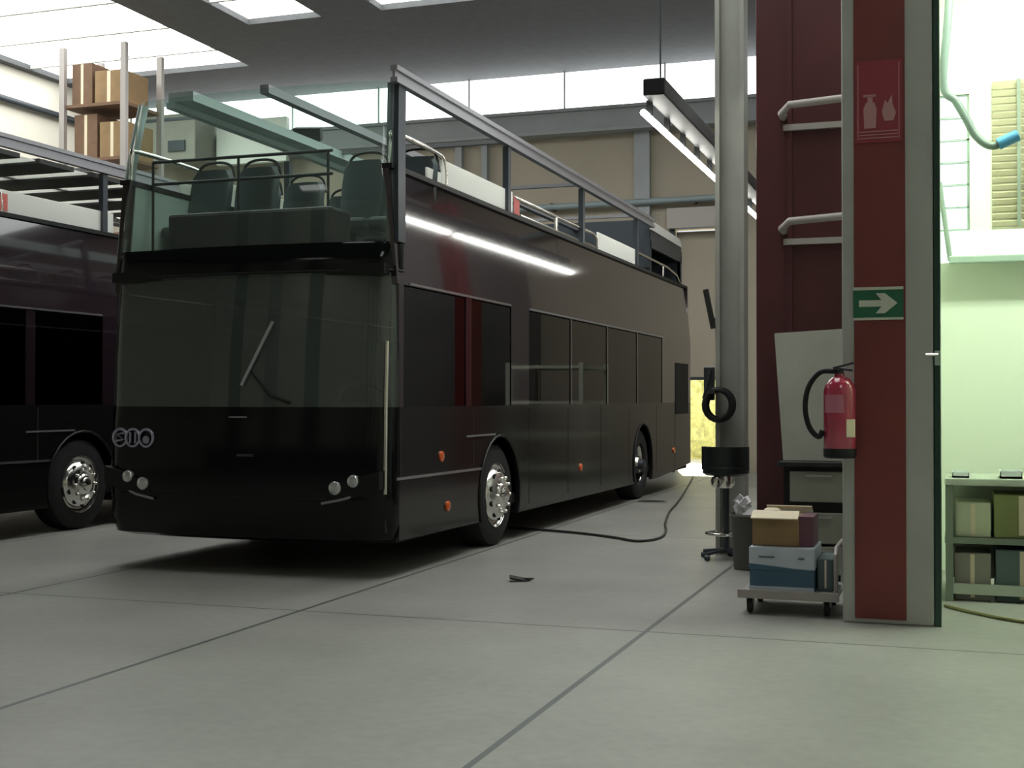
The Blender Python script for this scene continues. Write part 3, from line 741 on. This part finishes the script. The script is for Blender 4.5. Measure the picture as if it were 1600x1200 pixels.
P(MB().box(-1.2, -1.1, 8.392, 8.4, .365, .375).box(-.95, -.91, 8.392, 8.4, .36, .37), 'print', M['slate'])
P(MB().box(-1.262, -.848, 8.39, 8.405, .155, .18), 'rim_strip', M['crate'])
bx_ = thing('open_carton', 'open brown carton with plum side on top of the blue crate', 'box', (-1.05, 8.65, .436)); P = Part(bx_)
P(MB().box(-1.25, -.95, 8.45, 8.8, .437, .625), 'carton', M['card'], bevel=.006)
P(MB().box(-.95, -.86, 8.46, 8.79, .437, .63), 'side', M['purple'])
P(MB().obox((-1.1, 8.44, .64), (.3, .12, .008), rx=.35).obox((-1.05, 8.82, .65), (.3, .1, .008), rx=-.5), 'flap', M['label'])
P(MB().lathe([(.05, .625), (.055, .66), (.04, .67)], (-1.14, 8.6, 0), 'Z', 16), 'contents', M['label'])
dk = carton('dark_box', 'dark box on the trolley right of the blue crate', -.838, -.735, 8.5, 8.85, .151, .36, M['slate'])

# ------------------------------------------------------------------ booth on the right
BX0, BX1, BY = -.07, 3.2, 11.0
struct(MB().box(BX0 - .15, BX1, BY, BY + .15, 0, 2.5).box(.13, .28, BY, BY + .15, 2.5, 5).box(BX0 - .15, .13, BY, BY + .15, 3.87, 5).box(.28, BX1, BY, BY + .15, 2.5, 5).build('wall_booth', M['boothwall']))
struct(MB().box(BX0 - .15, BX0 - .09, CY + .51, BY, 0, 5).build('wall_booth_side', M['boothwall']))
struct(MB().box(BX1, BX1 + .1, CY, BY + .15, 0, 5).build('wall_booth_end', M['boothwall']))
struct(MB().box(BX0 - .15, BX1 + .1, 7.6, BY + .15, 5.0, 5.1).build('ceiling_booth', M['boothwall']))
wn = MB()
for k in range(7): z = 2.77 + k * .183; wn.box(BX0 - .14, .13, BY + .02, BY + .07, z - .006, z + .006)
wn.box(.11, .13, BY + .02, BY + .07, 2.77, 3.87)
wo = struct(wn.build('window_9', M['boothrail']))
MB().box(BX0 - .14, .13, BY + .08, BY + .1, 2.5, 3.87).build('window_pane', M['booth_window'], wo)
bl = thing('slat_blind', 'beige slatted blind on the booth wall behind the hanging hose', 'blind', (.9, BY, 2.8)); P = Part(bl)
P(MB().box(.3, 1.9, BY - .012, BY - .002, 2.76, 3.95), 'backing', M['blindback'])
sb = MB()
for k in range(20): sb.obox((1.1, BY - .03, 2.80 + k * .058), (1.6, .045, .006), rx=-.9)
P(sb, 'slats', M['blind'])
for x in (.5, .95, 1.5): P(MB().box(x - .015, x + .015, BY - .06, BY - .05, 2.77, 3.95), 'ladder_tape', M['benchdark'])
lg = thing('booth_ledge', 'glossy white ledge with a grey green rail along the booth wall', 'ledge', (1.2, BY - .1, 2.5)); P = Part(lg)
P(MB().prism([(BY - .22, 2.53), (BY - .002, 2.53), (BY - .002, 2.75), (BY - .05, 2.75)], 'X', -.02, 2.6), 'ledge', M['boothband'])
P(MB().box(-.03, 2.6, BY - .25, BY - .18, 2.47, 2.53), 'rail', M['boothrail'], bevel=.01)
P(MB().tube([(-.02, BY - .2, 2.5), (-.1, BY - .4, 3.1)], .02, 8), 'stay', M['boothrail'])
bh = thing('booth_bench', 'grey green workbench with a lower shelf inside the bright booth', 'bench', (1.2, 9.6, 0)); P = Part(bh)
P(MB().box(-.06, 2.6, 9.3, 9.95, .8, .85), 'top', M['benchtop'], bevel=.008)
P(MB().box(-.06, 2.6, 9.34, 9.9, .40, .44), 'shelf', M['benchdark'])
P(MB().box(-.06, 2.6, 9.36, 9.4, .05, .12), 'toe_rail', M['benchtop'])
for x in (-.03, 1.2, 2.5):
    for y in (9.36, 9.88): P(MB().box(x - .025, x + .025, y - .025, y + .025, 0, .8), 'leg', M['benchdark'])
P(MB().box(-.06, 2.6, 9.86, 9.9, .1, .8), 'back_panel', M['benchtop'])
carton('bench_carton', 'pale carton on the left of the bench shelf', .01, .24, 9.4, 9.8, .441, .68, M['palebox'], 'cartons under the booth bench')
carton('bench_carton', 'olive carton beside the pale one on the bench shelf', .26, .62, 9.4, 9.8, .441, .74, M['olive'], 'cartons under the booth bench')
carton('floor_carton', 'grey carton on the floor under the bench, left', .0, .24, 9.42, 9.8, .001, .33, M['grey'], 'cartons under the booth bench')
carton('floor_carton', 'dark slate carton on the floor under the bench, right', .27, .62, 9.42, 9.8, .001, .36, M['slate'], 'cartons under the booth bench')
for k, (x, wd, hh, m, lb_) in enumerate(((-.01, .11, .04, 'boothband', 'flat white tray at the left end of the booth bench'), (.30, .14, .05, 'boothband', 'flat white tray further right on the booth bench'))):
    tag(MB().box(x, x + wd, 9.35, 9.55, .851, .851 + hh * .3).box(x, x + .006, 9.35, 9.55, .851, .851 + hh).box(x + wd - .006, x + wd, 9.35, 9.55, .851, .851 + hh).box(x, x + wd, 9.35, 9.356, .851, .851 + hh).box(x, x + wd, 9.544, 9.55, .851, .851 + hh).build('parts_tray', M[m], origin=(x, 9.45, .851)), lb_, 'tray', 'trays on the booth bench')
hs = thing('hanging_hose', 'hanging grey hose with a blue coupling in the booth', 'hose', (.2, 9.7, 3.15)); P = Part(hs)
P(MB().tube([(.0, 9.5, 5.0), (-.02, 9.5, 4.2), (-.06, 9.5, 3.62), (.02, 9.5, 3.49), (.09, 9.5, 3.36), (.15, 9.5, 3.24), (.24, 9.5, 3.16), (.34, 9.5, 3.17), (.39, 9.5, 3.19)], .028, 12, sub=5), 'hose', M['hosegrey'])
P(MB().tube([(.30, 9.5, 3.165), (.43, 9.5, 3.22)], .042, 14), 'coupling', M['blue'])
P(MB().lathe([(.05, 4.96), (.05, 5.0)], (.0, 9.5, 0), 'Z', 16), 'ceiling_mount', M['darksteel'])
MB().box(-.108, -.078, CY - .03, CY, 1.6, 1.69).build('handle_rose', M['boothrail'], edge)
(MB().tube([(-.093, CY - .03, 1.665), (-.093, CY - .07, 1.665), (-.16, CY - .075, 1.665)], .011, 8)).build('handle_lever', M['chrome'], edge)
tag(MB().tube([(-.06, 9.05, .012), (.15, 8.78, .012), (.41, 8.55, .012), (.9, 8.3, .012), (1.5, 8.35, .012)], .011, 8, sub=5).build('floor_hose', M['hoseolive'], origin=(.4, 8.6, 0)), 'olive hose lying on the floor in front of the booth bench', 'hose')
bt = thing('light_fixture', 'twin tube lamp under the booth ceiling', 'light', (1.2, 9.0, 4.9)); P = Part(bt)
P(MB().box(.0, 2.8, 8.75, 9.25, 4.73, 4.8), 'housing', M['whitepaint'])
for x in (.4, 2.4): P(MB().tube([(x, 9.0, 4.8), (x, 9.0, 5.0)], .008, 6), 'hanger', M['darksteel'])
for y in (8.87, 9.13): P(MB().tube([(.05, y, 4.68), (2.75, y, 4.68)], .03), 'lamp_tube', M['boothtube'])

# ------------------------------------------------------------------ floor bits
cab = [(-4.5, 12.95), (-4.08, 12.85), (-3.6, 12.65), (-3.19, 12.38), (-2.9, 12.15), (-2.76, 12.5), (-2.85, 13.2), (-3.02, 13.95), (-3.28, 15.4), (-3.5, 17.0), (-3.9, 19.6), (-4.35, 22.4)]
tag(MB().tube([(x, y, .014) for x, y in cab], .013, 8, sub=6).build('power_cable', M['cable'], origin=(-3, 14, 0)), 'black cable curving across the floor beside the bus', 'cable')
tag(MB().obox((-3.15, 9.29, .018), (.14, .09, .014), .1, .2, .4).obox((-3.09, 9.33, .014), (.07, .06, .012), -.2, .1, 1.).build('floor_rag', M['rag'], origin=(-3.15, 9.29, 0)), 'small dark scrap lying on the open floor before the bus', 'rag')
dr = thing('drain_cover', 'dark round drain cover in the floor near the rear wheel', 'drain', (-3.86, 16.95, 0)); P = Part(dr)
P(MB().lathe([(0, .001), (.2, .001), (.2, .006), (0, .008)], (-3.86, 16.95, 0), 'Z', 28, False), 'cover', M['cable'])
P(MB().lathe([(.2, .001), (.225, .001), (.225, .009), (.2, .009)], (-3.86, 16.95, 0), 'Z', 28, False), 'ring', M['greypost'])

# aisle-side wall behind the red panel, shelving the bus side mirrors
struct(MB().box(-.5, -.35, BY + .2, YB, 0, 5.2).build('wall_aisle', M['greydark']))
for y in (15.2, 19.4):
    struct(MB().box(-.78, -.5, y, y + .5, 0, 5.2).build('column.002', M['red']))
sh = thing('metal_shelving', 'white metal shelving near the far end of the aisle', 'shelving', (-1.6, 21.5, 0)); P = Part(sh)
for x in (-2.3, -1.0):
    for y in (20.6, 22.2): P(MB().box(x - .035, x + .035, y - .035, y + .035, 0, 2.0), 'upright', M['signwhite'])
for z in (.2, .75, 1.3, 1.9): P(MB().box(-2.33, -.97, 20.57, 22.23, z, z + .05), 'shelf', M['signwhite'])

# ------------------------------------------------------------------ world, sun, camera
wd = bpy.data.worlds.new('sky'); SC.world = wd; wd.use_nodes = True
nt = wd.node_tree; bg = nt.nodes['Background']
bg.inputs['Color'].default_value = (.75, .86, 1., 1); bg.inputs['Strength'].default_value = 1.0
sd = bpy.data.lights.new('sun', 'SUN'); sd.energy = 16; sd.angle = .01; sd.color = (1., .95, .82)
so = bpy.data.objects.new('sun', sd); COL.objects.link(so); so.rotation_euler = (math.radians(38), 0, math.radians(-165)); so.location = (0, 35, 20)
cam = bpy.data.cameras.new('camera'); cam.sensor_width = 36; cam.lens = 45; cam.clip_end = 200
co = bpy.data.objects.new('camera', cam); COL.objects.link(co)
co.location = (0, 0, 1.4); co.rotation_euler = (math.radians(90.63), 0, math.radians(19.03))
SC.camera = co
SC.view_settings.view_transform = 'Standard'; SC.view_settings.look = 'None'
SC.view_settings.exposure = 0; SC.view_settings.gamma = 1
